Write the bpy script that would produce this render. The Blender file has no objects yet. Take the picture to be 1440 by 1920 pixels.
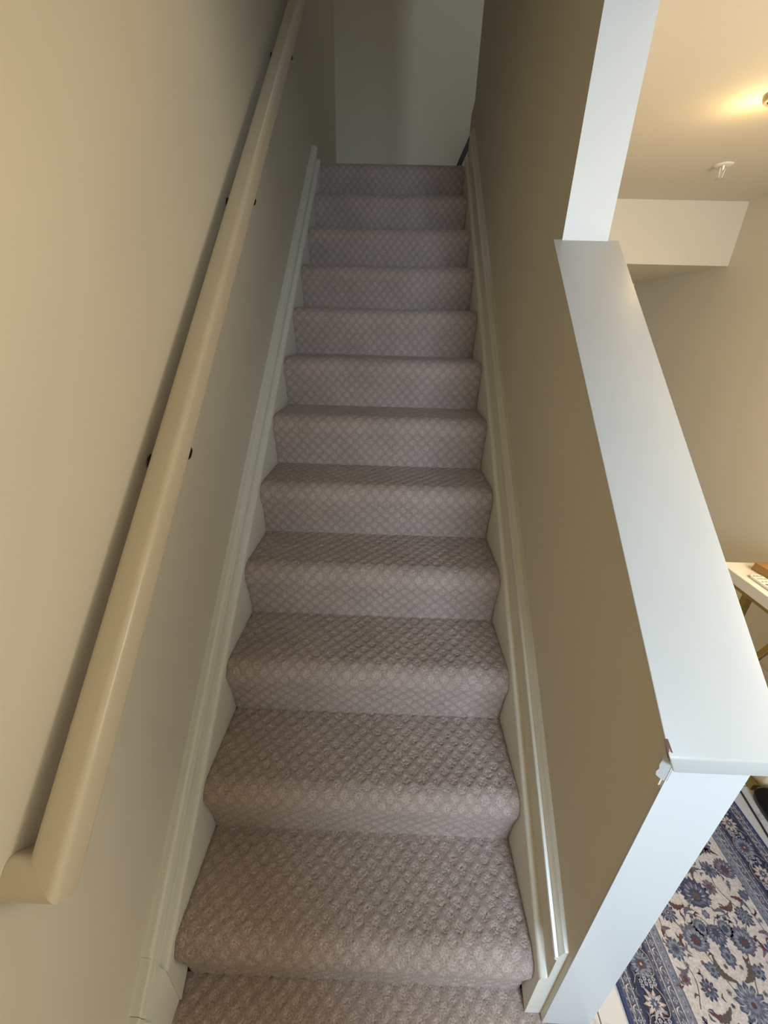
import bpy, bmesh, math, random
import numpy as np
from mathutils import Vector, Matrix

random.seed(7)
SC = bpy.context.scene
COL = SC.collection

# ------------------------------------------------------------------ camera
cam_d = bpy.data.cameras.new('camera')
cam = bpy.data.objects.new('camera', cam_d); COL.objects.link(cam)
RX, UP, FW = (0.99953, 0.0270, 0.0237), (-0.0329, 0.4188, 0.9075), (-0.0146, 0.9077, -0.4194)
m = Matrix(((RX[0], UP[0], -FW[0]), (RX[1], UP[1], -FW[1]), (RX[2], UP[2], -FW[2]))).to_4x4()
m.translation = (0.0256, -0.4159, 1.4934)
cam.matrix_world = m
cam_d.sensor_fit = 'VERTICAL'; cam_d.sensor_height = 24.0
cam_d.lens = 749.74 / 1920 * 24.0
cam_d.clip_start = 0.02
SC.camera = cam

# ------------------------------------------------------------------ world, lights, exposure
w = bpy.data.worlds.new('world'); SC.world = w; w.use_nodes = True
w.node_tree.nodes['Background'].inputs[0].default_value = (0.75, 0.87, 1.0, 1)
w.node_tree.nodes['Background'].inputs[1].default_value = 0.3
SC.view_settings.view_transform = 'Standard'; SC.view_settings.look = 'None'
SC.view_settings.gamma = 1.0; SC.view_settings.use_curve_mapping = False
SC.view_settings.exposure = 0.08

def area(name, loc, aim, sx, sy, power, col):
    d = bpy.data.lights.new(name, 'AREA'); d.shape = 'RECTANGLE'; d.size = sx; d.size_y = sy
    d.energy = power; d.color = col
    o = bpy.data.objects.new(name, d); COL.objects.link(o)
    o.location = loc
    o.rotation_euler = (Vector(aim) - Vector(loc)).to_track_quat('-Z', 'Y').to_euler()
    return o
# assumed daylight behind the camera and upstairs, added fill lights with no fixture
area('assumed_daylight_behind', (0.68, -2.02, 1.60), (0.35, 0, 0.40), 0.60, 0.85, 68, (0.61, 0.79, 1.0))
area('assumed_daylight_upstairs', (1.22, 1.2, 4.3), (0.4, 3.4, 3.0), 0.2, 1.0, 8.5, (0.78, 0.9, 1.0))
def point(name, loc, power, col, rad):
    d = bpy.data.lights.new(name, 'POINT'); d.energy = power; d.color = col; d.shadow_soft_size = rad
    o = bpy.data.objects.new(name, d); COL.objects.link(o); o.location = loc
    return o
point('room_fill', (1.48, 0.50, 1.18), 14.5, (1.0, 0.70, 0.37), 0.10)  # added warm fill for the side room, no lamp stands here
area('side_fill', (1.78, -0.02, 1.32), (0, -0.02, 1.36), 0.85, 0.7, 16.5, (1.0, 0.84, 0.62))  # added warm fill from the right, towards the left wall
area('stairwell_fill', (0.0, 2.3, 4.74), (0.0, 2.3, 0), 0.35, 0.35, 1.0, (1.0, 0.88, 0.68))  # added dim fill from above to brighten the nosings
point('entrance_fill', (0.10, -0.78, 1.98), 0.6, (1.0, 0.84, 0.62), 0.12)  # added weak warm fill behind the camera, no fixture

# ------------------------------------------------------------------ measures
D, H = 0.2289, 0.1961          # going and rise of one step
XL, XR = -0.4413, 0.3902       # inner faces of the two stringers
WL, WR = -0.486, 0.428         # stair-side wall faces
WR2 = 0.5375                   # room-side face of the stair wall
SL = H / D
NST = 12
YB = 3.6                       # wall behind the upper landing
XROOM = 1.80                   # far wall of the side room
ZC = 2.117                     # ceiling of the side room
ZT = 4.8
YF = -2.12

# ------------------------------------------------------------------ materials
def mat(name, base, rough=0.6, metallic=0.0, bump=0.0, bscale=200.0, var=0.0, vscale=3.0, spec=0.5, coat=0.0):
    M = bpy.data.materials.new(name); M.use_nodes = True
    nt = M.node_tree; b = nt.nodes['Principled BSDF']
    b.inputs['Base Color'].default_value = (*base, 1)
    b.inputs['Roughness'].default_value = rough
    b.inputs['Metallic'].default_value = metallic
    b.inputs['Specular IOR Level'].default_value = spec
    b.inputs['Coat Weight'].default_value = coat
    tc = nt.nodes.new('ShaderNodeTexCoord')
    if var > 0:
        n = nt.nodes.new('ShaderNodeTexNoise'); n.inputs['Scale'].default_value = vscale
        n.inputs['Detail'].default_value = 5
        r = nt.nodes.new('ShaderNodeValToRGB')
        r.color_ramp.elements[0].position = 0.3; r.color_ramp.elements[1].position = 0.7
        r.color_ramp.elements[0].color = (*[c * (1 - var) for c in base], 1)
        r.color_ramp.elements[1].color = (*[min(1, c * (1 + var)) for c in base], 1)
        nt.links.new(tc.outputs['Object'], n.inputs['Vector'])
        nt.links.new(n.outputs['Fac'], r.inputs['Fac'])
        nt.links.new(r.outputs['Color'], b.inputs['Base Color'])
    if bump > 0:
        n2 = nt.nodes.new('ShaderNodeTexNoise'); n2.inputs['Scale'].default_value = bscale
        n2.inputs['Detail'].default_value = 3
        bp = nt.nodes.new('ShaderNodeBump'); bp.inputs['Strength'].default_value = bump
        bp.inputs['Distance'].default_value = 0.002
        nt.links.new(tc.outputs['Object'], n2.inputs['Vector'])
        nt.links.new(n2.outputs['Fac'], bp.inputs['Height'])
        nt.links.new(bp.outputs['Normal'], b.inputs['Normal'])
    return M

PAINT = mat('wall_paint', (0.68, 0.63, 0.51), 0.6, bump=0.12, bscale=160, var=0.015, vscale=2, spec=0.35)
TRIM = mat('cream_trim_paint', (0.70, 0.68, 0.59), 0.33, bump=0.05, bscale=60, var=0.02, vscale=6)
RAILP = mat('cream_handrail_paint', (0.62, 0.54, 0.39), 0.28, bump=0.06, bscale=40, var=0.02, vscale=8)
WHITE = mat('white_end_paint', (0.56, 0.57, 0.56), 0.4, bump=0.05, bscale=90, var=0.012, vscale=5)
CAPM = mat('white_cap_paint', (0.46, 0.45, 0.42), 0.38, bump=0.06, bscale=50, var=0.02, vscale=4)
CEIL = mat('ceiling_paint', (0.66, 0.62, 0.54), 0.8, bump=0.15, bscale=120, spec=0.2)
BRONZE = mat('dark_bronze', (0.06, 0.045, 0.03), 0.4, metallic=0.8)
GOLD = mat('gold_metal', (0.34, 0.25, 0.09), 0.38, metallic=0.85, var=0.08, vscale=12)
TABLEW = mat('white_table_laminate', (0.62, 0.59, 0.53), 0.4, var=0.01, vscale=5)
BLACKP = mat('black_leather', (0.008, 0.008, 0.009), 0.7, spec=0.25)
CORD = mat('black_cord', (0.02, 0.014, 0.02), 0.45)
GREYC = mat('grey_cord', (0.16, 0.15, 0.12), 0.5)
BARE = mat('bare_brown_wood', (0.10, 0.045, 0.03), 0.7, bump=0.3, bscale=90, var=0.3, vscale=60)
DARKW = mat('dark_wood', (0.022, 0.013, 0.009), 0.5)
PLW = mat('white_plastic', (0.78, 0.76, 0.70), 0.4)
CREAMB = mat('cream_plastic', (0.72, 0.62, 0.40), 0.45)
CHROME = mat('aged_chrome', (0.62, 0.52, 0.42), 0.3, metallic=0.6)
GREYM = mat('grey_metal', (0.30, 0.26, 0.22), 0.4, metallic=0.6)
REDB = mat('red_button', (0.25, 0.05, 0.05), 0.5)
BLUEB = mat('blue_button', (0.10, 0.16, 0.26), 0.5)
GREYB = mat('grey_button', (0.34, 0.31, 0.25), 0.5)
YELB = mat('yellow_button', (0.55, 0.44, 0.14), 0.5)
RUBBER = mat('dark_rubber', (0.015, 0.019, 0.028), 0.35)

def wood_mat():
    M = mat('oak_wood', (0.42, 0.22, 0.07), 0.45)
    nt = M.node_tree; b = nt.nodes['Principled BSDF']
    tc = nt.nodes.new('ShaderNodeTexCoord'); mp = nt.nodes.new('ShaderNodeMapping')
    mp.inputs['Scale'].default_value = (60, 5, 60)
    n = nt.nodes.new('ShaderNodeTexNoise'); n.inputs['Scale'].default_value = 2; n.inputs['Detail'].default_value = 6
    r = nt.nodes.new('ShaderNodeValToRGB')
    r.color_ramp.elements[0].color = (0.20, 0.095, 0.028, 1); r.color_ramp.elements[1].color = (0.40, 0.22, 0.08, 1)
    nt.links.new(tc.outputs['Object'], mp.inputs[0]); nt.links.new(mp.outputs[0], n.inputs['Vector'])
    nt.links.new(n.outputs['Fac'], r.inputs['Fac']); nt.links.new(r.outputs['Color'], b.inputs['Base Color'])
    return M
OAK = wood_mat()

def glass_mat(name, col, rough):
    M = mat(name, col, rough); b = M.node_tree.nodes['Principled BSDF']
    b.inputs['Transmission Weight'].default_value = 0.75; b.inputs['IOR'].default_value = 1.45
    return M
DGLASS = glass_mat('dark_green_glass', (0.10, 0.14, 0.08), 0.1)
LIDP = glass_mat('translucent_lid', (0.80, 0.82, 0.70), 0.25)

def bulb_mat():
    M = bpy.data.materials.new('lit_bulb'); M.use_nodes = True
    b = M.node_tree.nodes['Principled BSDF']
    b.inputs['Base Color'].default_value = (1, .8, .5, 1)
    b.inputs['Emission Color'].default_value = (1, 0.62, 0.25, 1)
    b.inputs['Emission Strength'].default_value = 3.0
    return M
BULB = bulb_mat()

def tile_mat():
    M = mat('marble_tile', (0.55, 0.51, 0.44), 0.3, spec=0.5)
    nt = M.node_tree; b = nt.nodes['Principled BSDF']
    tc = nt.nodes.new('ShaderNodeTexCoord')
    geo = nt.nodes.new('ShaderNodeNewGeometry')
    n = nt.nodes.new('ShaderNodeTexNoise'); n.inputs['Scale'].default_value = 3.2
    n.inputs['Detail'].default_value = 9; n.inputs['Distortion'].default_value = 1.3
    r = nt.nodes.new('ShaderNodeValToRGB'); e = r.color_ramp.elements
    e[0].position = 0.30; e[0].color = (0.55, 0.535, 0.51, 1)
    e[1].position = 0.75; e[1].color = (0.60, 0.58, 0.55, 1)
    a = e.new(0.49); a.color = (0.58, 0.56, 0.53, 1)
    a = e.new(0.505); a.color = (0.40, 0.385, 0.36, 1)
    a = e.new(0.53); a.color = (0.58, 0.56, 0.53, 1)
    nt.links.new(geo.outputs['Position'], n.inputs['Vector'])
    nt.links.new(n.outputs['Fac'], r.inputs['Fac']); nt.links.new(r.outputs['Color'], b.inputs['Base Color'])
    return M
TILE = tile_mat()
GROUT = mat('tile_grout', (0.20, 0.18, 0.16), 0.9)

def carpet_mat():
    """cut-and-loop carpet: the woven dots are looser and paler than the lattice between them; UV is in metres"""
    M = bpy.data.materials.new('patterned_carpet'); M.use_nodes = True
    nt = M.node_tree; N = nt.nodes; L = nt.links
    b = N['Principled BSDF']; b.inputs['Roughness'].default_value = 0.95
    b.inputs['Specular IOR Level'].default_value = 0.05
    b.inputs['Sheen Weight'].default_value = 0.25; b.inputs['Sheen Roughness'].default_value = 0.5
    b.inputs['Sheen Tint'].default_value = (0.9, 0.88, 0.9, 1)
    at = N.new('ShaderNodeAttribute'); at.attribute_name = 'dot'
    uv = N.new('ShaderNodeUVMap')
    loop = N.new('ShaderNodeTexVoronoi'); loop.inputs['Scale'].default_value = 240
    fib = N.new('ShaderNodeTexNoise'); fib.inputs['Scale'].default_value = 260; fib.inputs['Detail'].default_value = 3
    big = N.new('ShaderNodeTexNoise'); big.inputs['Scale'].default_value = 7; big.inputs['Detail'].default_value = 4
    for n in (loop, fib, big): L.new(uv.outputs['UV'], n.inputs['Vector'])
    mixc = N.new('ShaderNodeMix'); mixc.data_type = 'RGBA'
    mixc.inputs['A'].default_value = (0.345, 0.270, 0.229, 1)
    mixc.inputs['B'].default_value = (0.430, 0.344, 0.298, 1)
    L.new(at.outputs['Fac'], mixc.inputs['Factor'])
    def mul(col, fac_socket, lo, hi):
        mr = N.new('ShaderNodeMapRange'); mr.inputs['To Min'].default_value = lo; mr.inputs['To Max'].default_value = hi
        mr.inputs['From Min'].default_value = 0.25; mr.inputs['From Max'].default_value = 0.75
        L.new(fac_socket, mr.inputs['Value'])
        v = N.new('ShaderNodeVectorMath'); v.operation = 'SCALE'
        L.new(col, v.inputs[0]); L.new(mr.outputs['Result'], v.inputs['Scale'])
        return v.outputs['Vector']
    c = mul(mixc.outputs['Result'], fib.outputs['Fac'], 0.60, 1.40)
    c = mul(c, big.outputs['Fac'], 0.90, 1.10)
    L.new(c, b.inputs['Base Color'])
    # pile relief: loops in the dots, short fibre elsewhere
    mm = N.new('ShaderNodeMix'); mm.data_type = 'FLOAT'
    L.new(at.outputs['Fac'], mm.inputs['Factor'])
    inv = N.new('ShaderNodeMath'); inv.operation = 'MULTIPLY'; inv.inputs[1].default_value = 0.45
    L.new(fib.outputs['Fac'], inv.inputs[0]); L.new(inv.outputs[0], mm.inputs['A'])
    sub = N.new('ShaderNodeMath'); sub.operation = 'SUBTRACT'; sub.inputs[0].default_value = 1.0
    L.new(loop.outputs['Distance'], sub.inputs[1]); L.new(sub.outputs[0], mm.inputs['B'])
    bp = N.new('ShaderNodeBump'); bp.inputs['Strength'].default_value = 0.8; bp.inputs['Distance'].default_value = 0.0022
    L.new(mm.outputs['Result'], bp.inputs['Height']); L.new(bp.outputs['Normal'], b.inputs['Normal'])
    return M
CARPET = carpet_mat()

# ------------------------------------------------------------------ mesh helpers
def link(name, me, m, parent=None, smooth=False):
    o = bpy.data.objects.new(name, me); COL.objects.link(o)
    if m is not None:
        for x in (m if isinstance(m, (list, tuple)) else [m]): me.materials.append(x)
    if parent is not None: o.parent = parent
    if smooth:
        me.polygons.foreach_set('use_smooth', [True] * len(me.polygons))
    return o

def bm_obj(name, bm, m, parent=None, smooth=False, bevel=0.0, seg=2, angle=40):
    bmesh.ops.remove_doubles(bm, verts=bm.verts, dist=1e-6)
    bmesh.ops.recalc_face_normals(bm, faces=bm.faces)
    if bevel > 0:
        ed = [e for e in bm.edges if len(e.link_faces) == 2 and e.calc_face_angle(0) > math.radians(angle)]
        bmesh.ops.bevel(bm, geom=ed, offset=bevel, segments=seg, affect='EDGES', profile=0.5, clamp_overlap=True)
    me = bpy.data.meshes.new(name); bm.to_mesh(me); bm.free()
    o = link(name, me, m, parent, smooth)
    if smooth: me.set_sharp_from_angle(angle=math.radians(38))
    return o

def add_box(bm, x0, x1, y0, y1, z0, z1):
    v = [bm.verts.new(c) for c in ((x0,y0,z0),(x1,y0,z0),(x1,y1,z0),(x0,y1,z0),(x0,y0,z1),(x1,y0,z1),(x1,y1,z1),(x0,y1,z1))]
    for f in ((0,3,2,1),(4,5,6,7),(0,1,5,4),(1,2,6,5),(2,3,7,6),(3,0,4,7)): bm.faces.new([v[i] for i in f])

def box(name, x0, x1, y0, y1, z0, z1, m, parent=None, bevel=0.0, seg=2, smooth=False):
    bm = bmesh.new(); add_box(bm, x0, x1, y0, y1, z0, z1)
    return bm_obj(name, bm, m, parent, smooth, bevel, seg)

def add_prism(bm, ring0, ring1):
    """two matching closed rings of 3-D points joined into a solid"""
    a = [bm.verts.new(p) for p in ring0]; c = [bm.verts.new(p) for p in ring1]
    n = len(a)
    for i in range(n): bm.faces.new((a[i], a[(i+1) % n], c[(i+1) % n], c[i]))
    bm.faces.new(a[::-1]); bm.faces.new(c)

def prism_x(name, poly_yz, x0, x1, m, parent=None, bevel=0.0, seg=2, smooth=False):
    bm = bmesh.new()
    add_prism(bm, [(x0, y, z) for y, z in poly_yz], [(x1, y, z) for y, z in poly_yz])
    return bm_obj(name, bm, m, parent, smooth, bevel, seg)

def add_lathe(bm, prof, seg=24, M=None):
    """prof: (radius, height) pairs from bottom to top"""
    rings = []
    for r, z in prof:
        if r < 1e-6: rings.append([bm.verts.new((0, 0, z))])
        else: rings.append([bm.verts.new((r*math.cos(2*math.pi*i/seg), r*math.sin(2*math.pi*i/seg), z)) for i in range(seg)])
    for a, c in zip(rings, rings[1:]):
        for i in range(seg):
            j = (i+1) % seg
            if len(a) == 1 and len(c) == 1: continue
            if len(a) == 1: bm.faces.new((a[0], c[j], c[i]))
            elif len(c) == 1: bm.faces.new((a[i], a[j], c[0]))
            else: bm.faces.new((a[i], a[j], c[j], c[i]))
    if len(rings[0]) > 1: bm.faces.new(rings[0][::-1])
    if len(rings[-1]) > 1: bm.faces.new(rings[-1])
    if M is not None:
        vs = [v for r in rings for v in r]
        bmesh.ops.transform(bm, matrix=M, verts=vs)

def lathe(name, prof, m, parent=None, M=None, seg=24):
    bm = bmesh.new(); add_lathe(bm, prof, seg, M)
    return bm_obj(name, bm, m, parent, True)

def add_tube(bm, pts, r, seg=8, flat=1.0):
    pts = [Vector(p) for p in pts]; rings = []
    for i, p in enumerate(pts):
        t = (pts[min(i+1, len(pts)-1)] - pts[max(i-1, 0)]).normalized()
        up = Vector((0, 0, 1)) if abs(t.z) < 0.95 else Vector((1, 0, 0))
        s = t.cross(up).normalized(); u = s.cross(t)
        rings.append([bm.verts.new(p + s*r*math.cos(2*math.pi*k/seg) + u*r*flat*math.sin(2*math.pi*k/seg)) for k in range(seg)])
    for a, c in zip(rings, rings[1:]):
        for k in range(seg): bm.faces.new((a[k], a[(k+1) % seg], c[(k+1) % seg], c[k]))
    bm.faces.new(rings[0][::-1]); bm.faces.new(rings[-1])

def tube(name, pts, r, m, parent=None, seg=8):
    bm = bmesh.new(); add_tube(bm, pts, r, seg)
    return bm_obj(name, bm, m, parent, True)

def bar(name, p, q, w, h, m, parent=None, bevel=0.001):
    """rectangular bar from p to q; w is the horizontal width, h the other"""
    p, q = Vector(p), Vector(q); t = (q - p).normalized()
    up = Vector((0, 0, 1)) if abs(t.z) < 0.95 else Vector((0, 1, 0))
    s = t.cross(up).normalized() * (w/2); u = t.cross(s).normalized() * (h/2)
    bm = bmesh.new()
    add_prism(bm, [p-s-u, p+s-u, p+s+u, p-s+u], [q-s-u, q+s-u, q+s+u, q-s+u])
    return bm_obj(name, bm, m, parent, False, bevel, 1)

def smooth_path(pts, n=6):
    out = []
    P = [Vector(p) for p in pts]; P = [P[0]*2-P[1]] + P + [P[-1]*2-P[-2]]
    for i in range(1, len(P)-2):
        a, b_, c, d = P[i-1:i+3]
        for k in range(n):
            t = k/n
            out.append(0.5*((2*b_) + (c-a)*t + (2*a-5*b_+4*c-d)*t*t + (3*b_-a-3*c+d)*t**3))
    out.append(P[-2]); return out

def thing(name, label, cat, loc, group=None):
    o = bpy.data.objects.new(name, None); COL.objects.link(o); o.location = loc
    o.empty_display_size = 0.05
    tag(o, label, cat, group); return o

def tag(o, label, cat, group=None):
    o['label'] = label; o['category'] = cat
    if group: o['group'] = group
    return o

def struct(o, label=None, cat=None):
    o['kind'] = 'structure'
    if label: o['label'] = label
    if cat: o['category'] = cat
    return o

def under(o, parent):
    """parent keeping the world position (parents here are never rotated)"""
    o.parent = parent; o.location = o.location - parent.location; return o

# ------------------------------------------------------------------ the setting
# left wall, wall behind the landing
struct(box('wall_left', WL-0.12, WL, YF, YB+0.12, 0, ZT, PAINT), 'long plain cream wall on the left carrying the handrail', 'wall')
struct(box('wall_back', WL, XROOM, YB, YB+0.12, 2.0, ZT, PAINT), 'dim plain wall behind the top landing', 'wall')
# wall between stairs and side room: low with a sloping top in front, full height behind
CAPO = 1.040                                 # top of the cap above the slope line
CAPT = 0.030
wt = CAPO - CAPT
YH, YP = -0.047, 0.772
poly = [(YH, 0), (2.72, 0), (2.721, 2.43), (2.7124, 2.536), (2.706, 2.636), (2.607, 2.665), (2.594, 3.05), (2.55, ZT),
        (YP, ZT), (YP, wt+YP*SL), (YH, wt+YH*SL)]
wr = prism_x('wall_right', poly, WR, WR2, PAINT)
struct(wr, 'cream stair wall on the right, low in front and full height behind', 'wall')
# white painted ends of that wall
struct(prism_x('trim_1', [(YH-0.004, 0.0), (YH, 0.0), (YH, wt+YH*SL-0.002), (YH-0.004, wt+(YH-.004)*SL-0.002)], WR-0.001, WR2+0.001, WHITE),
       'white painted upright end of the low stair wall', 'trim')
struct(box('trim_2', WR-0.001, WR2+0.001, YP-0.004, YP, CAPO+YP*SL-0.03, ZT, WHITE), 'white painted upright end of the full-height wall above the cap', 'trim')
# strip of wall board just under the cap, standing slightly proud
sp = [(YH, 0.945+YH*SL), (YP, 0.945+YP*SL), (YP, wt+YP*SL), (YH, wt+YH*SL)]
struct(prism_x('trim_3', sp, WR-0.004, WR, PAINT), 'thin cream strip under the sloping cap', 'trim')
# sloping cap
cap = bmesh.new()
x0, x1 = 0.4045, 0.5675
yc = -0.063
prof = [(yc, CAPO+yc*SL-CAPT), (YP, CAPO+YP*SL-CAPT), (YP, CAPO+YP*SL), (yc, CAPO+yc*SL)]
UND = 0.015                                  # the edge is undercut: narrower below
ux = (UND, UND, 0, 0)
add_prism(cap, [(x0+u, y, z) for (y, z), u in zip(prof, ux)], [(x1-u, y, z) for (y, z), u in zip(prof, ux)])
capo = bm_obj('trim_4', cap, CAPM, None, True, 0.003, 3)
struct(capo, 'wide white sloping cap on the low stair wall, its lower left corner chipped', 'wall cap')
# chipped corner: bare wood showing at the low left corner of the cap
ch = bmesh.new()
zc = CAPO + yc*SL
add_prism(ch, [(x0-0.0004, yc+0.017, zc+0.0143), (x0-0.0004, yc+0.006, zc+0.0045), (x0+0.004, yc+0.002, zc-0.008), (x0+0.004, yc+0.010, zc-0.004)],
          [(x0+0.004, yc+0.017, zc+0.0150), (x0+0.0065, yc+0.005, zc+0.0047), (x0+0.006, yc+0.002, zc-0.008), (x0+0.006, yc+0.010, zc-0.004)])
c = bm_obj('chipped_corner', ch, BARE, capo); c['label'] = 'chip of bare brown wood at the cap corner'
# white paint lapped round the wall edge below the cap and torn at its lower edge
pt = bmesh.new()
ring = [(0.0, 0.921), (0.3, 0.918), (0.72, 0.921), (0.78, 0.928), (0.70, 0.935), (0.78, 0.943), (0.74, 0.952), (0.82, 0.962), (0.78, 0.974), (0.0, 0.960)]
ptp = lambda t, z, q: (WR+0.001-0.0145*t+q, -0.0520+0.0125*t+q, z)
add_prism(pt, [ptp(t, z, 0) for t, z in ring], [ptp(t, z, 0.007) for t, z in ring])
bm_obj('paint_patch', pt, WHITE, wr)['label'] = 'torn patch of white paint lapping round the edge'
pt = bmesh.new()
ring = [(-0.0475, 0.912), (-0.030, 0.914), (-0.033, 0.93), (-0.022, 0.936), (-0.022, 0.965), (-0.0475, 0.953)]
add_prism(pt, [(WR2+0.001, y, z) for y, z in ring], [(WR2+0.005, y, z) for y, z in ring])
bm_obj('paint_patch', pt, WHITE, wr)['label'] = 'torn patch of white paint lapping round the edge'

# side room
struct(box('wall_far', XROOM, XROOM+0.12, YF, YB, 0, ZT, PAINT), 'warm lit plain wall of the side room', 'wall')
struct(box('wall_room_back', WR2, XROOM, 3.06, 3.16, 0, ZC, PAINT), 'back wall of the side room', 'wall')
struct(box('wall_front', WL-0.12, 0.30, YF-0.12, YF, 0, ZC, PAINT), 'wall behind the viewpoint', 'wall')
struct(box('wall_shade', WL, 0.36, -1.02, -0.92, 0, ZC, PAINT), 'unseen short wall behind the viewpoint, added to shade the left steps', 'wall')  # added blocker keeping daylight off the lower left steps
struct(box('ceiling', WR2+0.0005, XROOM, -0.35, 3.06, ZC, ZC+0.236, CEIL), 'pale ceiling of the side room', 'ceiling')
struct(box('ceiling', WL, XROOM, YF, -0.35, ZC, ZC+0.236, CEIL), 'pale ceiling over the entrance', 'ceiling')
struct(box('ceiling', WL-0.12, XROOM+0.12, YF, YB+0.12, ZT, ZT+0.1, CEIL), 'high ceiling over the stairwell', 'ceiling')
struct(box('wall_upper_front', WL, XROOM, -0.47, -0.35, ZC+0.236, ZT, PAINT), 'upper wall over the entrance', 'wall')
# boxed-in bulkhead across the side room
struct(box('trim_5', WR2, XROOM, 2.14, 3.06, 1.835, ZC, PAINT), 'boxed bulkhead under the side room ceiling', 'bulkhead')

struct(box('wall_front', 1.07, XROOM, YF-0.12, YF, 0, ZC, PAINT), 'wall behind the viewpoint', 'wall')
PANE = glass_mat('added_pane_glass', (0.95, 0.97, 1.0), 0.02)
dr = struct(box('added_door', 0.305, 0.345, YF-0.10, YF-0.02, 0, ZC-0.002, TRIM, None, 0.002, 1), 'unseen glazed entrance added around the assumed daylight behind the viewpoint', 'door')  # unseen door added where the assumed daylight enters
box('added_door_frame', 1.025, 1.065, YF-0.10, YF-0.02, 0, ZC-0.002, TRIM, dr, 0.002, 1)
box('added_door_rail', 0.346, 1.024, YF-0.10, YF-0.02, 0.001, 0.30, TRIM, dr, 0.002, 1)
box('added_pane', 0.346, 1.024, YF-0.066, YF-0.058, 0.301, ZC-0.003, PANE, dr)
wn = struct(box('added_window', XROOM-0.022, XROOM-0.0005, -0.52, 0.48, 0.90, 0.955, TRIM, None, 0.002, 1), 'unseen window added around the side fill light', 'window')  # frame and pane put in to account for the side fill
box('added_window_frame', XROOM-0.022, XROOM-0.0005, -0.52, 0.48, 1.685, 1.74, TRIM, wn, 0.002, 1)
for ya in (-0.52, 0.425): box('added_window_frame', XROOM-0.022, XROOM-0.0005, ya, ya+0.055, 0.956, 1.684, TRIM, wn, 0.002, 1)
box('added_pane', XROOM-0.008, XROOM-0.003, -0.464, 0.424, 0.956, 1.684, PANE, wn)

# tile floor
fl = box('floor', WR2, XROOM, YF, 3.06, -0.06, -0.004, GROUT)
struct(fl, 'marble-look tiled floor of the side room', 'floor')
tile_me = None
for ix in range(-1, 2):
    for iy in range(-5, 5):
        tx0, ty0 = 0.570 + ix*0.60, 0.531 + iy*0.60
        tx1, ty1 = min(tx0+0.597, XROOM-0.001), min(ty0+0.597, 3.058)
        tx0 = max(tx0, WR2+0.001); ty0 = max(ty0, YF+0.001)
        if tx1-tx0 < 0.01 or ty1-ty0 < 0.01: continue
        t = box('tile', tx0, tx1, ty0, ty1, -0.008, 0.0, TILE, fl, 0.0008, 1)
# carpeted floor strip at the foot of the stairs
def lattice(u, v):
    a, c = 0.0405, 0.0450
    s = u/a + v/c; t = u/a - v/c
    q = np.abs(np.sin(np.pi*s)) * np.abs(np.sin(np.pi*t))
    return np.clip((q - 0.24) / 0.30, 0, 1)

rng = np.random.default_rng(3)
def carpet_surface(name, path, xa, xb, du, parent, close_z=None, vofs=0.0, extra=None, uofs=0.0):
    """carpet laid along a (y, z) path between xa and xb; relief of the woven dots is real"""
    path = np.array(path); seg = np.hypot(*np.diff(path, axis=0).T)
    s = np.concatenate([[0], np.cumsum(seg)])
    nv = max(3, int(s[-1]/du)); nu = max(3, int((xb-xa)/du))
    vv = np.linspace(0, s[-1], nv); py = np.interp(vv, s, path[:, 0]); pz = np.interp(vv, s, path[:, 1])
    ty = np.gradient(py, vv); tz = np.gradient(pz, vv)
    k = np.ones(5)/5
    ty = np.convolve(np.pad(ty, 2, 'edge'), k, 'valid'); tz = np.convolve(np.pad(tz, 2, 'edge'), k, 'valid')
    ln = np.hypot(ty, tz); ny, nz = -tz/ln, ty/ln
    uu = np.linspace(xa, xb, nu)
    U, V = np.meshgrid(uu, vv)
    wob = 0.0025*np.sin(U*9+vofs*5) + 0.0018*np.sin(U*23+V*11+vofs*9)
    lat = lattice(U+uofs+wob, V+vofs+wob*0.7)
    n1 = rng.normal(0, 1, U.shape)
    disp = -0.0026*lat + n1*(0.0003+0.0007*lat)
    # carpet is pressed in a little at both edges
    ed = np.minimum(U-xa, xb-U); disp -= 0.004*np.clip(1-ed/0.016, 0, 1)**2
    Y = py[:, None] + ny[:, None]*disp; Z = pz[:, None] + nz[:, None]*disp
    n = nu*nv
    co = np.stack([U, Y, Z], -1).reshape(-1, 3)
    idx = np.arange(n).reshape(nv, nu)
    F = np.stack([idx[:-1, :-1], idx[:-1, 1:], idx[1:, 1:], idx[1:, :-1]], -1).reshape(-1, 4)
    me = bpy.data.meshes.new(name)
    me.vertices.add(n); me.vertices.foreach_set('co', co.astype(np.float32).ravel())
    me.loops.add(F.size); me.loops.foreach_set('vertex_index', F.astype(np.int32).ravel())
    me.polygons.add(len(F)); me.polygons.foreach_set('loop_start', np.arange(0, F.size, 4, dtype=np.int32))
    me.polygons.foreach_set('loop_total', np.full(len(F), 4, dtype=np.int32))
    me.update(calc_edges=True)
    at = me.attributes.new('dot', 'FLOAT', 'POINT'); at.data.foreach_set('value', lat.astype(np.float32).ravel())
    uvl = me.uv_layers.new(name='UVMap')
    UVc = np.stack([(U+uofs).ravel(), (V+vofs).ravel()], -1)[F.ravel()]
    uvl.data.foreach_set('uv', UVc.astype(np.float32).ravel())
    me.polygons.foreach_set('use_smooth', np.ones(len(F), dtype=bool))
    o = link(name, me, CARPET, parent)
    return o

def body_under(name, path, xa, xb, m, parent, ins=0.0045):
    """the solid tread-and-riser core just beneath the carpet"""
    bm = bmesh.new()
    add_prism(bm, [(xa+0.0005, y, z) for y, z in path], [(xb-0.0005, y, z) for y, z in path])
    return bm_obj(name, bm, m, parent)

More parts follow.
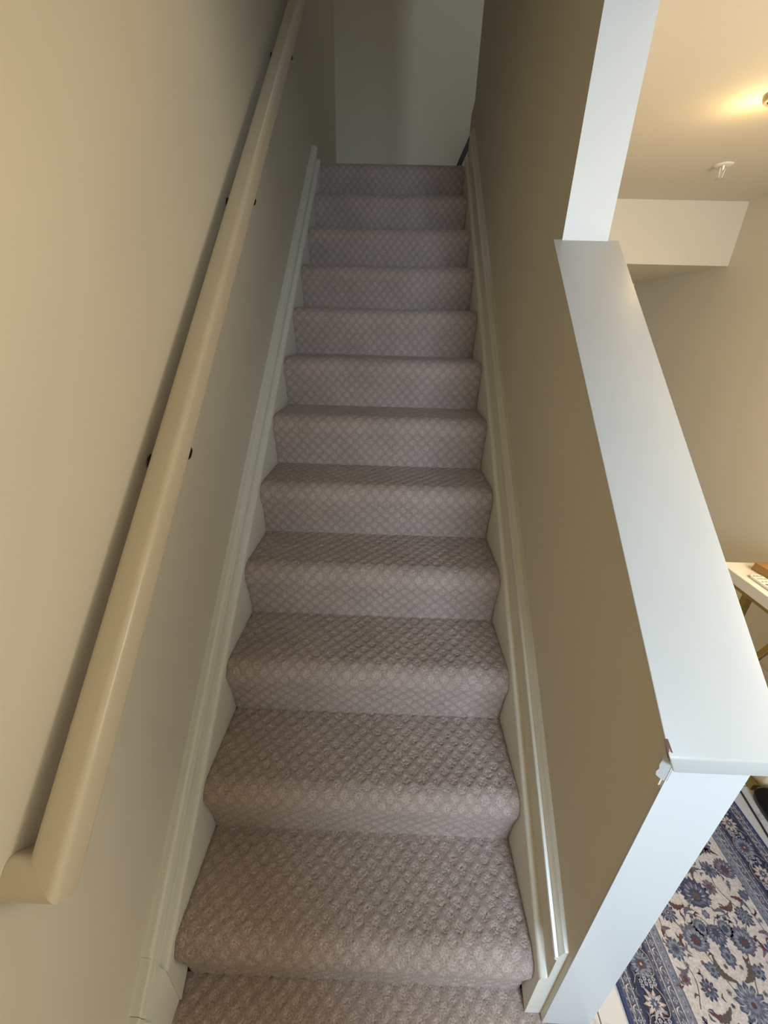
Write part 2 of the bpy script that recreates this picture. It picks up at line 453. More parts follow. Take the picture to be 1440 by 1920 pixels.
stairs = thing('staircase', 'straight flight of stairs in taupe carpet woven with small pale diamonds', 'staircase', (0, 0, 0))
OV, NR = 0.024, 0.050
def step_path(k, ov=OV):
    yb, zb, zt = (k-1)*D, (k-1)*H, k*H
    P = [(yb, zb-0.004), (yb-0.001, zb+0.02), (yb-ov*0.30, zt-0.125), (yb-ov*0.66, zt-0.085)]
    yn = yb-ov
    # rounded nosing
    cy, cz = yn+NR, zt-NR
    for a in range(195, 85, -10):
        P.append((cy+NR*math.cos(math.radians(a)), cz+NR*math.sin(math.radians(a))))
    P += [(yb+D*0.5, zt-0.001), (yb+D-0.02, zt), (yb+D+0.004, zt)]
    return P
vo = 0.0
DUS = {1: .0030, 2: .0030, 3: .0030, 4: .0033, 5: .0036, 6: .004, 7: .0045, 8: .005, 9: .0055, 10: .006, 11: .0065, 12: .007}
for k in range(1, NST+1):
    path = step_path(k)
    if k == NST: path = path[:-3] + [((k-1)*D+0.3, k*H), (YB-0.002, k*H)]
    st = carpet_surface('carpeted_step', path, XL+0.0005, XR-0.0005, DUS[k], stairs, vofs=vo, uofs=0.007*((k*5) % 3))
    L = sum(math.dist(a, b) for a, b in zip(path, path[1:])); vo += L
    yb = (k-1)*D
    core = [(yb+0.006, (k-1)*H-0.004), (yb+0.012, k*H-0.012), (yb+D+(0.84 if k == NST else 0.0), k*H-0.012), (yb+D+(0.84 if k == NST else 0), (k-1)*H-0.004)]
    body_under('step_core', core, XL+0.002, XR-0.002, BARE, st)

fc = carpet_surface('floor', [(YF+0.002, -0.001), (-0.5, -0.001), (0.004, -0.001)], WL+0.0005, 0.533, 0.0045, None, vofs=0.013)
struct(fc, 'taupe patterned carpet on the floor at the foot of the stairs', 'floor')
struct(box('floor', WL, WR2, YF, 3.0, -0.06, -0.006, BARE), 'subfloor under the stair carpet', 'floor')
struct(box('floor', XR-0.0015, XROOM, 2.66, YB, 2.30, 12*H, CARPET), 'carpeted upper landing', 'floor')

# ---- stringers and sloping baseboards
def skirt(name, prof, wall, sgn, y0, y1, zmin, label):
    """prof: (thickness from the wall, height above slope line); both ends cut plumb"""
    bm = bmesh.new()
    def ring(y): return [(wall + sgn*s, y, max(zmin, o + y*SL)) for s, o in prof]
    add_prism(bm, ring(y0), ring(y1))
    o = bm_obj(name, bm, TRIM, None, True, 0, 2)
    return struct(o, label, 'baseboard')
def stringer_prof(sf, ftop, tb, ridge, top):
    return [(0.0, -0.42), (sf, -0.42), (sf, ftop-0.012), (sf-0.002, ftop-0.004), (sf-0.006, ftop), (tb+0.001, ftop+0.002), (tb, ftop+0.004),
            (tb, ridge-0.014), (tb+0.005, ridge-0.009), (tb+0.0065, ridge-0.003), (tb+0.005, ridge+0.001),
            (tb-0.001, ridge+0.002), (tb-0.0015, ridge+0.005), (tb-0.004, ridge+0.009), (tb-0.010, top), (tb-0.014, top-0.001), (0.0, top+0.001)]
TR = WR - XR; TL = XL - WL
skirt('baseboard_right', stringer_prof(TR, 0.226, 0.0195, 0.332, 0.356), WR, -1, -0.036, 2.52, 0.0, 'sloping stringer board and beaded baseboard along the right of the stairs')
skirt('baseboard_left', stringer_prof(TL, 0.204, 0.0245, 0.256, 0.268), WL, 1, -0.044, 2.52, 0.0, 'sloping stringer board and beaded baseboard along the left of the stairs')
# short length that carries the left bead down to the level baseboard
lp = [(0.0, -0.42), (0.0400, -0.42), (0.0400, 0.20), (0.0275, 0.23), (0.0245, 0.242), (0.0295, 0.247), (0.0310, 0.253), (0.0295, 0.257), (0.0235, 0.258), (0.0230, 0.261), (0.0205, 0.265), (0.0145, 0.266), (0.0105, 0.265), (0, 0.267)]
skirt('baseboard_left', lp, WL, 1, -0.112, -0.0442, 0.0, 'lower end piece of the left sloping baseboard')
bl = bmesh.new()
pr = [(0, 0), (0.0395, 0), (0.0395, 0.135), (0.0260, 0.146), (0.0310, 0.152), (0.0295, 0.157), (0.0230, 0.158), (0.0225, 0.161), (0.0200, 0.165), (0.0140, 0.166), (0.0100, 0.165), (0.0, 0.167)]
add_prism(bl, [(WL+s, -0.92, z) for s, z in pr], [(WL+s, -0.1125, z) for s, z in pr])
struct(bm_obj('baseboard_left', bl, TRIM, None, True), 'level baseboard on the left at the foot of the stairs', 'baseboard')

# far room baseboard
struct(box('baseboard_far', XROOM-0.014, XROOM, YF, 3.06, 0, 0.09, TRIM, None, 0.003), 'baseboard of the side room wall', 'baseboard')

# ------------------------------------------------------------------ handrail
rail = thing('handrail', 'cream painted wooden handrail sloping up the left wall', 'handrail', (WL, -0.15, 0.78))
RS = 0.918                                             # slope of the rail
th = math.atan(RS); T = Vector((0, math.cos(th), math.sin(th))); UPV = Vector((0, -math.sin(th), math.cos(th)))
XC = -0.4325
# the rail's axis: below the eye we see its top, above the eye its underside
def axis(y): return Vector((XC, y, 0.897 + RS*y))
half_w, half_h, rr = 0.0265, 0.029, 0.013
sec = []
for cx, cz, a0 in ((1, 1, 0), (-1, 1, 90), (-1, -1, 180), (1, -1, 270)):
    for q in range(0, 91, 18):
        a = math.radians(a0+q)
        sec.append((cx*(half_w-rr)+rr*math.cos(a), cz*(half_h-rr)+rr*math.sin(a)))
def rail_ring(c, kind):
    if kind == 'sq': return [c + Vector((a, 0, 0)) + UPV*b_ for a, b_ in sec]
    if kind == 'miter': return [c + Vector((a, 0, 0)) + UPV*b_ - T*a for a, b_ in sec]
Y0 = -0.128
c0 = axis(Y0)
bm = bmesh.new(); add_prism(bm, rail_ring(c0, 'miter'), rail_ring(axis(2.45), 'sq'))
under(bm_obj('rail', bm, RAILP, None, True), rail)
bm = bmesh.new()
ra = [Vector((WL+0.0006, c0.y, c0.z)) + UPV*b_ - T*a for a, b_ in sec]
add_prism(bm, ra, rail_ring(c0, 'miter'))
under(bm_obj('rail_return', bm, RAILP, None, True), rail)
for yb in (0.395, 1.04, 1.70):
    a = axis(yb)
    br = bpy.data.objects.new('bracket', None); COL.objects.link(br); br.parent = rail
    br.location = Vector((WL, yb, a.z-0.055)) - rail.location
    br.empty_display_size = 0.03
    Mx = Matrix.Rotation(math.radians(90), 4, 'Y')
    lathe('rosette', [(0.0, 0), (0.020, 0), (0.022, 0.002), (0.020, 0.005), (0.013, 0.008), (0.010, 0.011), (0.0, 0.012)], BRONZE, br, Matrix.Translation((0.0006, -0.004, 0.012)) @ Mx)
    tube('bracket_arm', smooth_path([(0.010, -0.004, 0.012), (0.034, -0.004, 0.002), (0.054, -0.002, 0.006), (0.0595, 0.0, 0.015)], 4), 0.006, BRONZE, br)
    bm = bmesh.new()
    e = XC - WL
    pp = [Vector((e, 0, 0.055)) - UPV*(half_h+0.0004) - Vector((0, 0, 0)) for _ in range(1)][0]
    ringA = [pp + T*s + Vector((w_, 0, 0)) for s, w_ in ((-0.028, -0.011), (-0.028, 0.011), (-0.012, 0.0235), (0.006, 0.0235), (0.028, 0.011), (0.028, -0.011), (0.0, -0.018))]
    add_prism(bm, [p - UPV*0.004 for p in ringA], ringA)
    bm_obj('saddle_plate', bm, BRONZE, br)

# ------------------------------------------------------------------ upper flight beyond the landing
uf = thing('winder_steps', 'dark carpeted winder steps turning right from the top landing', 'staircase', (0.50, 2.80, 12*H))
for i in range(3):
    xs = 0.47 + i*0.12
    o = box('carpeted_step', xs, xs+0.40-i*0.10, 2.80, 3.574, 12*H+0.0005+i*0.19, 12*H+(i+1)*0.19, CARPET, None, 0.015, 3)
    under(o, uf)
bm = bmesh.new()
sk = [(0.405, 12*H+0.0005), (0.43, 12*H+0.0005), (0.80, 3.10), (0.80, 3.40), (0.5411+0.008, 2.8418+.018), (0.4675, 2.6798)]
sk = [(0.33, 12*H+0.0005), (0.36, 12*H+0.0005), (0.66, 3.02), (0.66, 3.10), (0.5411, 2.8418), (0.4675, 2.6798)]
add_prism(bm, [(x, 3.575, z) for x, z in sk], [(x, 3.5985, z) for x, z in sk])
o = under(bm_obj('skirt_board', bm, DARKW), uf); o['label'] = 'near-black sloping skirt board'

# ------------------------------------------------------------------ ceiling fixtures of the side room
LX, LY = 1.082, 1.128
lampT = thing('ceiling_spotlight', 'small lit ceiling spotlight at the right frame edge', 'lamp', (LX, LY, ZC))
lathe('lamp_ring', [(0.022, -0.004), (0.022, -0.017), (0.027, -0.019), (0.033, -0.014), (0.036, -0.006), (0.0365, -0.0005), (0.020, -0.0005), (0.020, -0.004)], GREYM, lampT)
lathe('lamp_socket', [(0.0, -0.022), (0.013, -0.022), (0.0195, -0.012), (0.0195, -0.0008), (0.0, -0.0008)], BARE, lampT)
lathe('bulb', [(0.0, -0.036), (0.007, -0.035), (0.011, -0.030), (0.0115, -0.026), (0.009, -0.0222), (0.0, -0.0222)], BULB, lampT, None, 16)
pl = bpy.data.lights.new('spotlight_glow', 'POINT'); pl.energy = 0.9; pl.color = (1.0, 0.66, 0.26); pl.shadow_soft_size = 0.03
plo = bpy.data.objects.new('spotlight_glow', pl); COL.objects.link(plo); plo.location = (LX-0.022, LY+0.035, ZC-0.065)

spk = thing('sprinkler_head', 'small white fire sprinkler hanging from the side room ceiling', 'sprinkler', (1.316, 1.656, ZC))
lathe('escutcheon', [(0.0, -0.006), (0.014, -0.006), (0.024, -0.0055), (0.031, -0.004), (0.034, -0.0005), (0, -0.0005)], PLW, spk)
lathe('sprinkler_body', [(0.0, -0.020), (0.008, -0.020), (0.010, -0.012), (0.011, -0.0055), (0, -0.0055)], CHROME, spk)
for s in (-1, 1):
    bar('frame_arm', (s*0.010, 0, -0.010), (s*0.005, 0, -0.046), 0.0035, 0.005, PLW, spk, 0.0005)
tube('heat_bulb', [(0, 0, -0.020), (0, 0, -0.042)], 0.0025, CHROME, spk)
bm = bmesh.new()
for i in range(12):
    a = 2*math.pi*i/12; r0 = 0.0075
    for da in (0,):
        d_ = Vector((math.cos(a), math.sin(a), 0)); s_ = Vector((-d_.y, d_.x, 0))
        z0_ = Vector((0, 0, -0.0485)); z1_ = Vector((0, 0, -0.0468))
        q = [d_*0.003-s_*0.001, d_*0.017-s_*0.0028, d_*0.017+s_*0.0028, d_*0.003+s_*0.001]
        add_prism(bm, [p+z0_ for p in q], [p+z1_ for p in q])
add_lathe(bm, [(0, -0.0488), (0.009, -0.0488), (0.009, -0.0458), (0, -0.0455)], 16)
bm_obj('deflector', bm, CHROME, spk)

# ------------------------------------------------------------------ console table with gold frame
TZ = 0.722
TX0, TX1, TY0, TY1 = 1.272, XROOM-0.002, -0.45, 0.908
tb = thing('console_table', 'white topped table on gold metal frame against the side room wall', 'table', (1.5, 0.3, 0))
under(box('table_top', TX0, TX1, TY0, TY1, TZ-0.040, TZ, TABLEW, None, 0.0025, 2), tb)
zf = TZ-0.041
f = 0.022
for nm, p, q in (('apron_rail', (TX0+0.030, TY0+0.03, zf-f/2), (TX0+0.030, TY1-0.03, zf-f/2)),
                 ('apron_rail', (TX1-0.03, TY0+0.03, zf-f/2), (TX1-0.03, TY1-0.03, zf-f/2)),
                 ('apron_rail', (TX0+0.042, TY1-0.045, zf-f/2), (TX1-0.042, TY1-0.045, zf-f/2)),
                 ('apron_rail', (TX0+0.042, TY0+0.045, zf-f/2), (TX1-0.042, TY0+0.045, zf-f/2))):
    under(bar(nm, p, q, f, f, GOLD), tb)
for ye in (TY0+0.045, TY1-0.045):
    for xe, xf in ((1.392, 1.392), (TX1-0.062, TX1-0.062)):
        under(bar('leg', (xe, ye, zf-f-0.0005), (xf, ye, 0.001), 0.028, 0.022, GOLD), tb)
    under(bar('cross_brace', (1.375, ye-0.024, 0.06), (TX1-0.10, ye-0.024, zf-0.03), 0.022, 0.016, GOLD), tb)
under(bar('floor_rail', (1.376, 0.516, 0.0135), (1.376, TY1-0.06, 0.0135), 0.023, 0.026, GOLD), tb)
under(bar('floor_rail', (TX1-0.06, TY0+0.03, 0.0135), (TX1-0.06, TY1-0.03, 0.0135), 0.022, 0.026, GOLD), tb)

# wooden block with a dark glass bottle set into its hole
wb = thing('wooden_holder', 'oak block with a round hole standing on the white table', 'holder', (1.40, 0.80, TZ))
bm = bmesh.new()
# plan with a slanted far end; chamfered top
plan = [(1.352-1.40, 0.862-0.80), (1.366-1.40, 0.700-0.80), (1.520-1.40, 0.700-0.80), (1.520-1.40, 0.878-0.80)]
add_prism(bm, [(x, y, 0.0006) for x, y in plan], [(x*0.97+0.002, y*0.97, 0.030) for x, y in plan])
hb = bm_obj('block', bm, OAK, wb, True, 0.0025, 2)
lathe('hole_rim', [(0.0, 0.0302), (0.0245, 0.0302), (0.0255, 0.0308), (0.0, 0.0309)], BARE, wb, Matrix.Translation((1.428-1.40, 0.797-0.80, 0)))
lathe('glass_bottle', [(0.0, 0.031), (0.018, 0.031), (0.021, 0.036), (0.021, 0.10), (0.016, 0.115), (0.008, 0.128), (0.008, 0.150), (0.0, 0.150)], DGLASS, wb, Matrix.Translation((1.431-1.40, 0.797-0.80, 0)))

# remote control
rc = thing('remote_control', 'slim white remote control lying in front of the oak block', 'remote control', (1.322, 0.735, TZ))
rx0, rx1, ry0, ry1 = -0.021, 0.021, -0.075, 0.078
bm = bmesh.new(); rg = []
for cx, cy, a0 in ((rx1-0.014, ry1-0.014, 0), (rx0+0.014, ry1-0.014, 90), (rx0+0.014, ry0+0.014, 180), (rx1-0.014, ry0+0.014, 270)):
    for q in range(0, 91, 15):
        rg.append((cx+0.014*math.cos(math.radians(a0+q)), cy+0.014*math.sin(math.radians(a0+q))))
add_prism(bm, [(x*0.96, y*0.985, 0.0006) for x, y in rg], [(x, y, 0.010) for x, y in rg])
body = bm_obj('remote_body', bm, PLW, rc, True, 0.0015, 2)
for r_ in range(7):
    for c_ in range(3):
        mm_ = GREYB
        if r_ == 3: mm_ = (REDB, BLUEB, BLUEB)[c_]
        if r_ == 6: mm_ = YELB
        bx_, by_ = -0.012 + c_*0.012, 0.062 - r_*0.0175
        box('button', bx_-0.0042, bx_+0.0042, by_-0.0035, by_+0.0035, 0.0101, 0.0116, mm_, rc, 0.0006, 1)

# ------------------------------------------------------------------ under the table: box, wire, shoe, cord
cb = thing('storage_box', 'low cream storage box under the white table', 'box', (1.518, 0.675, 0))
bx = box('box_body', -0.11, 0.11, -0.155, 0.155, 0.0008, 0.085, CREAMB, cb, 0.008, 3, True)
box('box_lid', -0.114, 0.114, -0.159, 0.159, 0.0855, 0.098, LIDP, cb, 0.004, 2, True)
tag(tube('thin_wire', smooth_path([(1.396, 0.82, 0.06), (1.395, 0.65, 0.056), (1.396, 0.57, 0.058), (1.41, 0.511, 0.078), (1.46, 0.506, 0.09), (1.55, 0.485, 0.06), (1.62, 0.44, 0.0025), (1.65, 0.1, 0.0025)], 5), 0.0014, GREYC),
    'thin grey wire drooping past the cream box under the table', 'wire')

sh = thing('black_shoe', 'black round-toed shoe on the floor under the table', 'shoe', (1.388, 0.360, 0))
def shoe_outline(n=36):
    out = []
    for i in range(n):
        a = 2*math.pi*i/n
        y = 0.146*math.sin(a)
        wdt = 0.052 if y > 0 else 0.042
        wdt *= 1 - 0.10*math.exp(-((y+0.01)/0.05)**2)
        x = wdt*math.copysign(abs(math.cos(a))**0.45, math.cos(a)) + 0.003*math.sin(a)
        out.append((x, y))
    return out
so = shoe_outline()
bm = bmesh.new()
add_prism(bm, [(x*0.97, y*0.985, 0.0006) for x, y in so], [(x*1.02, y*1.01, 0.020) for x, y in so])
bm_obj('sole', bm, RUBBER, sh, True, 0.003, 2)
bm = bmesh.new()
layers = [(0.0205, 0.97), (0.035, 0.985), (0.050, 0.93), (0.062, 0.82), (0.070, 0.62), (0.073, 0.35)]
rings = []
for zz, kk in layers:
    rr_ = []
    for x, y in so:
        back = max(0.0, min(1.0, (0.06 - y)/0.12))     # heel and opening rise behind the toe
        lift = 1 + 0.35*back
        toe = max(0.0, (y-0.05)/0.092)
        rr_.append(bm.verts.new((x*kk, y*(1-(1-kk)*0.55), 0.0205 + (zz-0.0205)*lift*(1-0.30*toe))))
    rings.append(rr_)
for a, b_ in zip(rings, rings[1:]):
    for i in range(len(a)): bm.faces.new((a[i], a[(i+1) % len(a)], b_[(i+1) % len(a)], b_[i]))
bm.faces.new(rings[0][::-1]); bm.faces.new(rings[-1])
bm_obj('upper', bm, BLACKP, sh, True)

tag(tube('power_cord', smooth_path([(1.345, 0.95, 0.0036), (1.338, 0.70, 0.0036), (1.326, 0.525, 0.0036), (1.311, 0.41, 0.0036), (1.300, 0.30, 0.0036), (1.305, 0.0, 0.0036), (1.32, -0.6, 0.0036)], 6), 0.0031, CORD),
    'thin black power cord along the tiles beside the rug', 'cord')

# ------------------------------------------------------------------ runner rug with floral weave
RX0, RX1, RY0, RY1 = 0.636, 1.2735, -1.35, 1.62
RC = (RX0+RX1)/2
rug_cols = {
 'navy': (0.045, 0.048, 0.085), 'edge': (0.050, 0.062, 0.15), 'slate': (0.115, 0.115, 0.155), 'grey_blue': (0.185, 0.195, 0.235),
 'blue': (0.085, 0.10, 0.145), 'cream': (0.52, 0.46, 0.43), 'pale': (0.36, 0.35, 0.39), 'wine': (0.115, 0.055, 0.062), 'brown': (0.105, 0.085, 0.078),
 'mauve': (0.15, 0.115, 0.13), 'tan': (0.42, 0.31, 0.25), 'deep': (0.060, 0.068, 0.105)}
rug_names = list(rug_cols); rug_mats = [mat('rug_'+n, c, 0.95, bump=0.5, bscale=700, var=0.22, vscale=170, spec=0.1) for n, c in rug_cols.items()]
CI = {n: i for i, n in enumerate(rug_names)}
RV, RF, RM = [], [], []
RT = 0.0065
LAY = 0.00022
def rpoly(pts, col, lay):
    pts = [(x, y) for x, y in pts]
    if any(x < RX0 or x > RX1 or y < RY0 or y > RY1 for x, y in pts): return
    z = RT + lay*LAY; s = len(RV)
    ar = sum(pts[i-1][0]*pts[i][1]-pts[i][0]*pts[i-1][1] for i in range(len(pts)))
    if ar < 0: pts = pts[::-1]
    RV.extend((x, y, z) for x, y in pts); RF.append(list(range(s, s+len(pts)))); RM.append(CI[col])
def rrect(xa, xb, ya, yb, col, lay): rpoly([(xa, ya), (xb, ya), (xb, yb), (xa, yb)], col, lay)
def fan(cx, cy, pts, col, lay):
    n = len(pts)
    for i in range(n): rpoly([(cx, cy), pts[i], pts[(i+1) % n]], col, lay)
def rosette(cx, cy, r, n, cols, lay, rot=0.0, sx=1.0, sy=1.0, jag=0.18):
    rs = random.Random(int((abs(cx)*1e4+abs(cy+9)*1e4)) % 9973)
    for li, (col, kr) in enumerate(cols):
        pts = []
        m_ = n*4
        for i in range(m_):
            a = 2*math.pi*i/m_
            rad = 0.9*r*kr*(1-jag*0.8+jag*0.8*math.cos(n*a)) * (1+rs.uniform(-.07, .07))
            x, y = rad*math.cos(a)*sx, rad*math.sin(a)*sy
            pts.append((cx + x*math.cos(rot)-y*math.sin(rot), cy + x*math.sin(rot)+y*math.cos(rot)))
        fan(cx, cy, pts, col, lay+li)
    if r > 0.017:
        for i in range(n):
            a = 2*math.pi*(i+0.5)/n + rot
            leaf(cx+r*0.42*math.cos(a), cy+r*0.42*math.sin(a), cx+r*0.74*math.cos(a), cy+r*0.74*math.sin(a), r*0.045, 'pale' if cols[0][0] != 'tan' else 'mauve', lay+len(cols), 0.12, 2)
def palmette(cx, cy, r, rot, lay, body='slate', inner='grey_blue', core='wine'):
    """fan-shaped flower with a serrated rim; rot is the direction its tip points to"""
    def P(a, rad): return (cx + rad*math.cos(a+rot), cy + rad*math.sin(a+rot))
    for li, (col, k) in enumerate(((body, 1.0), (inner, 0.72), ('deep', 0.46), (core, 0.27))):
        pts = []
        for i in range(33):
            t = -2.5 + 5.0*i/32
            base = (0.62 + 0.38*math.cos(t*0.62)) * (0.86 + (0.14 if i % 2 else -0.05))
            pts.append(P(t, r*k*base*1.1))
        pts.append(P(math.pi, r*k*0.55))
        fan(*P(0, r*0.05), pts, col, lay+li)
    for i in range(9):
        t = -1.9 + 3.8*i/8
        (xa, ya), (xb, yb) = P(t, r*0.40*(0.75+0.25*math.cos(t))), P(t, r*0.78*(0.72+0.28*math.cos(t)))
        leaf(xa, ya, xb, yb, r*0.04, 'pale', lay+4, 0.1*(1 if t > 0 else -1), 2)
def leaf(x0, y0, x1, y1, wd, col, lay, bend=0.25, serr=6, tip=None):
    dx, dy = x1-x0, y1-y0; Ln = math.hypot(dx, dy); ux, uy = dx/Ln, dy/Ln; px, py = -uy, ux
    n = serr*2; up, dn, mid = [], [], []
    for i in range(n+1):
        t = i/n; off = bend*Ln*math.sin(math.pi*t)
        wv = wd*math.sin(math.pi*min(1, t*0.93+0.06))**0.8*(1.0 if i % 2 else 0.68)
        bx_, by_ = x0+ux*Ln*t+px*off, y0+uy*Ln*t+py*off
        mid.append((bx_, by_)); up.append((bx_+px*wv, by_+py*wv)); dn.append((bx_-px*wv*0.8, by_-py*wv*0.8))
    for i in range(n):
        c_ = tip if (tip and i > n*0.5) else col
        rpoly([mid[i], mid[i+1], up[i+1], up[i]], c_, lay); rpoly([dn[i], dn[i+1], mid[i+1], mid[i]], c_, lay)
def vine(pts, wd, col, lay):
    P = smooth_path([(x, y, 0) for x, y in pts], 5)
    for a, b_ in zip(P, P[1:]):
        d_ = (b_-a); 
        if d_.length < 1e-6: continue
        d_.normalize(); n_ = Vector((-d_.y, d_.x, 0))*wd/2
        rpoly([(a-n_)[:2], (b_-n_)[:2], (b_+n_)[:2], (a+n_)[:2]], col, lay)
# grounds
rrect(RX0, RX1, RY0, RY1, 'edge', 0)
def frame(off, col, lay): rrect(RX0+off, RX1-off, RY0+off, RY1-off, col, lay)
for off, col, lay in ((0.0085, 'slate', 1), (0.0162, 'cream', 2), (0.0180, 'slate', 3), (0.0325, 'cream', 4), (0.0342, 'slate', 5), (0.0390, 'navy', 6),
                      (0.1085, 'slate', 7), (0.1190, 'cream', 8), (0.1208, 'slate', 9), (0.1390, 'cream', 10), (0.1408, 'grey_blue', 11), (0.1585, 'slate', 12), (0.1612, 'cream', 13)):
    frame(off, col, lay)
F0 = 14
# border flowers and guard-band figures along both long sides
for sgn, xe in ((1, RX0), (-1, RX1)):
    X = lambda o: xe + sgn*o
    y = RY0+0.17; k = 0
    while y < RY1-0.17:
        if k % 2 == 0:
            rosette(X(0.079), y, 0.036, 11, (('blue', 1.0), ('grey_blue', 0.78), ('blue', 0.5), ('wine', 0.30), ('tan', 0.11)), F0)
            rosette(X(0.050), y+0.012, 0.008, 6, (('wine', 1), ('pale', .5)), F0)
        else:
            rosette(X(0.076), y, 0.029, 10, (('tan', 1.0), ('cream', 0.82), ('mauve', 0.48), ('blue', 0.36), ('pale', .15)), F0, jag=0.26)
        for q in (-1, 1):
            for z_ in range(4):
                rosette(X(0.062+0.011*z_), y+0.034+q*0.004+0.004*(z_ % 2), 0.0058, 5, (('pale', 1), ('slate', 0.4)), F0+5)
            leaf(X(0.098), y+q*0.012, X(0.060), y+q*0.033, 0.0035, 'pale' if k % 2 else 'grey_blue', F0+6, 0.25*q)
            leaf(X(0.046), y+q*0.010, X(0.046), y+q*0.028, 0.0035, 'slate', F0+5, 0.3)
        vine([(X(0.044), y-0.034), (X(0.060), y-0.018), (X(0.100), y-0.02), (X(0.104), y+0.012), (X(0.088), y+0.034)], 0.0016, 'tan', F0+4)
        y += 0.0685; k += 1
    y = RY0+0.05; k = 0
    while y < RY1-0.05:
        for ob, wdt in ((0.0252, 0.006), (0.1299, 0.0075)):
            if k % 2 == 0: rosette(X(ob), y, wdt, 4, (('pale', 1), ('blue', 0.62), ('pale', .25)), F0, jag=0.3)
            else:
                leaf(X(ob-0.005), y-0.008, X(ob+0.005), y+0.008, 0.0022, 'cream', F0, 0.3, 3)
                leaf(X(ob+0.005), y-0.008, X(ob-0.004), y+0.001, 0.0015, 'pale', F0, -0.3, 3)
        for ob in (0.0118, 0.0365, 0.1135, 0.149):
            rosette(X(ob), y, 0.0022, 4, (('pale', 1),), F0)
            rosette(X(ob+0.0012), y+0.0085, 0.0018, 4, (('navy', 1),), F0)
        y += 0.0170; k += 1
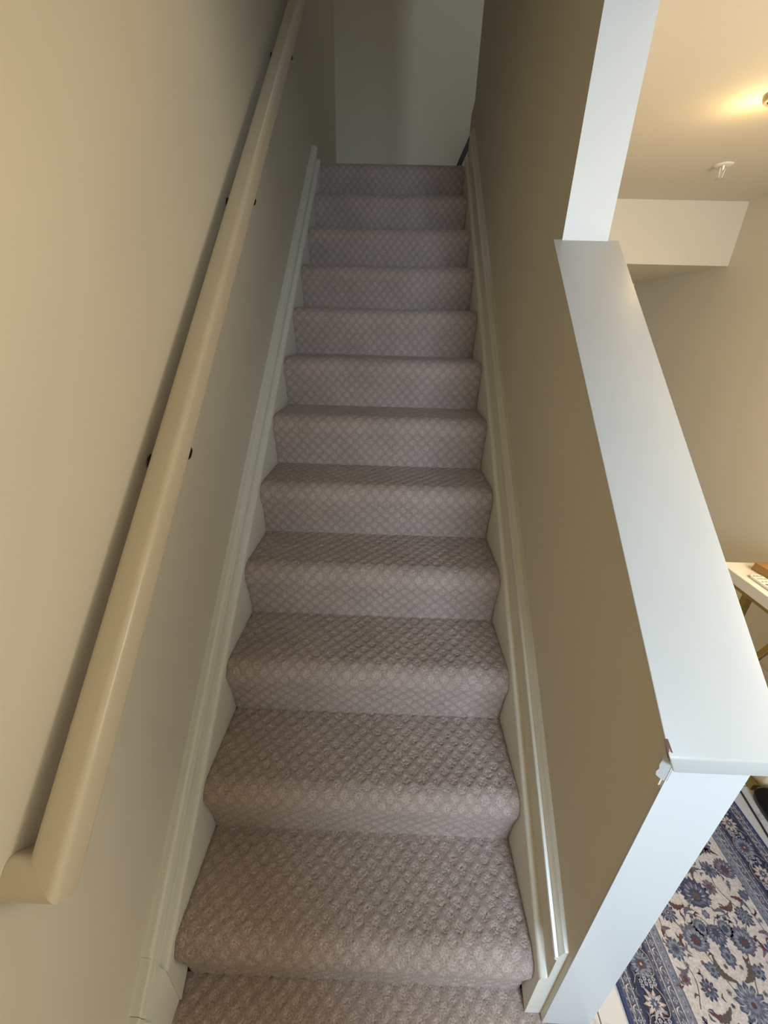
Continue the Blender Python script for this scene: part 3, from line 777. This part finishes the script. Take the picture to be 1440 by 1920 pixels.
# field: one mirrored repeat along the runner
def field(y0):
    def both(fn):
        for s in (-1, 1): fn(s)
    P = 0.42
    # stems first
    both(lambda s: vine([(RC, y0-0.05), (RC+s*0.035, y0+0.03), (RC+s*0.064, y0+0.098), (RC+s*0.105, y0+0.156), (RC+s*0.075, y0+0.22), (RC+s*0.082, y0+0.264)], 0.0022, 'brown', F0))
    both(lambda s: vine([(RC, y0+0.06), (RC+s*0.004, y0+0.12), (RC+s*0.02, y0+0.15), (RC+s*0.06, y0+0.16)], 0.0020, 'slate', F0))
    both(lambda s: vine([(RC+s*0.135, y0-0.02), (RC+s*0.115, y0+0.03), (RC+s*0.132, y0+0.084), (RC+s*0.140, y0+0.13), (RC+s*0.13, y0+0.19)], 0.0020, 'brown', F0))
    both(lambda s: vine([(RC+s*0.01, y0+0.22), (RC+s*0.03, y0+0.27), (RC+s*0.01, y0+0.31), (RC, y0+0.34)], 0.0020, 'brown', F0))
    # centre line
    rosette(RC, y0-0.010, 0.047, 13, (('blue', 1.0), ('grey_blue', 0.80), ('slate', 0.55), ('grey_blue', .36), ('wine', 0.16)), F0+2)
    palmette(RC, y0+0.196, 0.046, math.radians(90), F0+2, 'deep', 'slate', 'brown')
    rosette(RC, y0+0.158, 0.012, 6, (('slate', 1), ('grey_blue', .6)), F0+3)
    palmette(RC, y0+0.122, 0.028, math.radians(-90), F0+2, 'blue', 'slate', 'deep')
    rosette(RC, y0+0.075, 0.020, 8, (('blue', 1), ('grey_blue', .6), ('deep', .3)), F0+2, sy=1.35)
    palmette(RC, y0+0.33, 0.032, math.radians(-90), F0+2, 'mauve', 'slate', 'wine')
    def side(s):
        rot90 = math.radians(90)
        palmette(RC+s*0.065, y0+0.100, 0.036, rot90+s*0.25, F0+2)
        palmette(RC+s*0.030, y0+0.128, 0.022, math.radians(90-s*75), F0+2, 'slate', 'grey_blue', 'deep')
        rosette(RC+s*0.131, y0+0.084, 0.027, 11, (('blue', 1.0), ('grey_blue', 0.72), ('blue', 0.45), ('deep', .2)), F0+2)
        rosette(RC+s*0.106, y0+0.158, 0.026, 11, (('deep', 1.0), ('slate', 0.76), ('grey_blue', 0.45), ('deep', .25), ('tan', .1)), F0+2)
        rosette(RC+s*0.082, y0+0.264, 0.025, 10, (('blue', 1.0), ('slate', 0.7), ('deep', 0.4)), F0+2)
        palmette(RC+s*0.130, y0+0.262, 0.032, rot90-s*0.4, F0+2, 'slate', 'mauve', 'wine')
        rosette(RC+s*0.054, y0+0.220, 0.022, 9, (('mauve', 1.0), ('slate', 0.75), ('wine', 0.42)), F0+2)
        rosette(RC+s*0.092, y0+0.013, 0.023, 10, (('deep', 1.0), ('slate', 0.72), ('deep', 0.42), ('tan', .16)), F0+2)
        rosette(RC+s*0.058, y0+0.048, 0.018, 8, (('blue', 1.0), ('grey_blue', 0.6), ('deep', 0.3)), F0+2)
        rosette(RC+s*0.140, y0+0.030, 0.015, 7, (('mauve', 1.0), ('wine', 0.5)), F0+2)
        rosette(RC+s*0.142, y0+0.205, 0.016, 7, (('blue', 1), ('slate', .5)), F0+2)
        rosette(RC+s*0.040, y0+0.300, 0.017, 8, (('wine', 1), ('mauve', .6), ('grey_blue', .3)), F0+2)
        rosette(RC+s*0.110, y0+0.325, 0.024, 10, (('blue', 1), ('slate', .7), ('wine', .3)), F0+2)
        # acanthus leaves with wine tips
        leaf(RC+s*0.010, y0+0.028, RC+s*0.040, y0+0.078, 0.0105, 'brown', F0+3, -s*0.28, 7, 'brown')
        leaf(RC+s*0.050, y0+0.175, RC+s*0.095, y0+0.192, 0.0085, 'wine', F0+3, -s*0.25, 6, 'brown')
        leaf(RC+s*0.060, y0-0.015, RC+s*0.120, y0-0.022, 0.0095, 'brown', F0+3, -s*0.25, 6, 'wine')
        leaf(RC+s*0.100, y0+0.200, RC+s*0.135, y0+0.170, 0.0075, 'wine', F0+3, s*0.2, 6, 'slate')
        leaf(RC+s*0.028, y0+0.165, RC+s*0.062, y0+0.150, 0.0060, 'slate', F0+3, s*0.3, 5)
        leaf(RC+s*0.120, y0+0.125, RC+s*0.148, y0+0.105, 0.0065, 'mauve', F0+3, s*0.3, 5, 'wine')
        leaf(RC+s*0.100, y0+0.115, RC+s*0.092, y0+0.075, 0.0055, 'wine', F0+3, s*0.3, 5, 'mauve')
        leaf(RC+s*0.018, y0+0.235, RC+s*0.060, y0+0.262, 0.0070, 'brown', F0+3, s*0.3, 6, 'slate')
        leaf(RC+s*0.015, y0+0.285, RC+s*0.010, y0+0.250, 0.0050, 'slate', F0+3, s*0.3, 5)
        leaf(RC+s*0.080, y0+0.300, RC+s*0.140, y0+0.300, 0.0075, 'brown', F0+3, s*0.25, 6, 'wine')
        leaf(RC+s*0.150, y0+0.05, RC+s*0.118, y0+0.052, 0.0055, 'slate', F0+3, s*0.3, 5)
        for (a, b_, r_) in ((0.045, 0.010, 0.007), (0.020, 0.055, 0.006), (0.085, 0.128, 0.008), (0.115, 0.228, 0.008), (0.030, 0.185, 0.007), (0.068, 0.325, 0.007), (0.12, 0.055, .007), (0.145, 0.15, .007), (0.075, 0.06, .006)):
            rosette(RC+s*a, y0+b_, r_, 5, (('grey_blue' if r_ > .0065 else 'mauve', 1), ('wine', .4)), F0+3)
        rs = random.Random(5)
        for q in range(64):
            a, b_ = rs.uniform(0.008, 0.152), rs.uniform(-0.05, 0.37); an = rs.uniform(0, 6.28)
            leaf(RC+s*a, y0+b_, RC+s*(a+0.016*math.cos(an)), y0+b_+0.016*math.sin(an), 0.0034, rs.choice(['slate', 'brown', 'mauve', 'blue', 'wine']), F0+1, 0.3, 3)
            if q % 3 == 0: rosette(RC+s*(a+0.012*math.cos(an+2)), y0+b_+0.012*math.sin(an+2), 0.0055, 5, ((rs.choice(['mauve', 'blue', 'slate']), 1), ('deep', .45)), F0+1)
    both(side)
yy = -1.26
while yy < 1.1: field(yy); yy += 0.42
me = bpy.data.meshes.new('rug_weave'); me.from_pydata(RV, [], RF)
me.update()
rug = thing('runner_rug', 'cream runner rug with blue floral border on the marble tiles', 'rug', (RC, 0.1, 0))
wv = link('rug_weave', me, rug_mats, rug)
me.polygons.foreach_set('material_index', RM); wv.location = -rug.location
rb = box('rug_base', RX0, RX1, RY0, RY1, 0.0006, RT-0.0002, rug_mats[CI['edge']], rug); rb.location = -rug.location
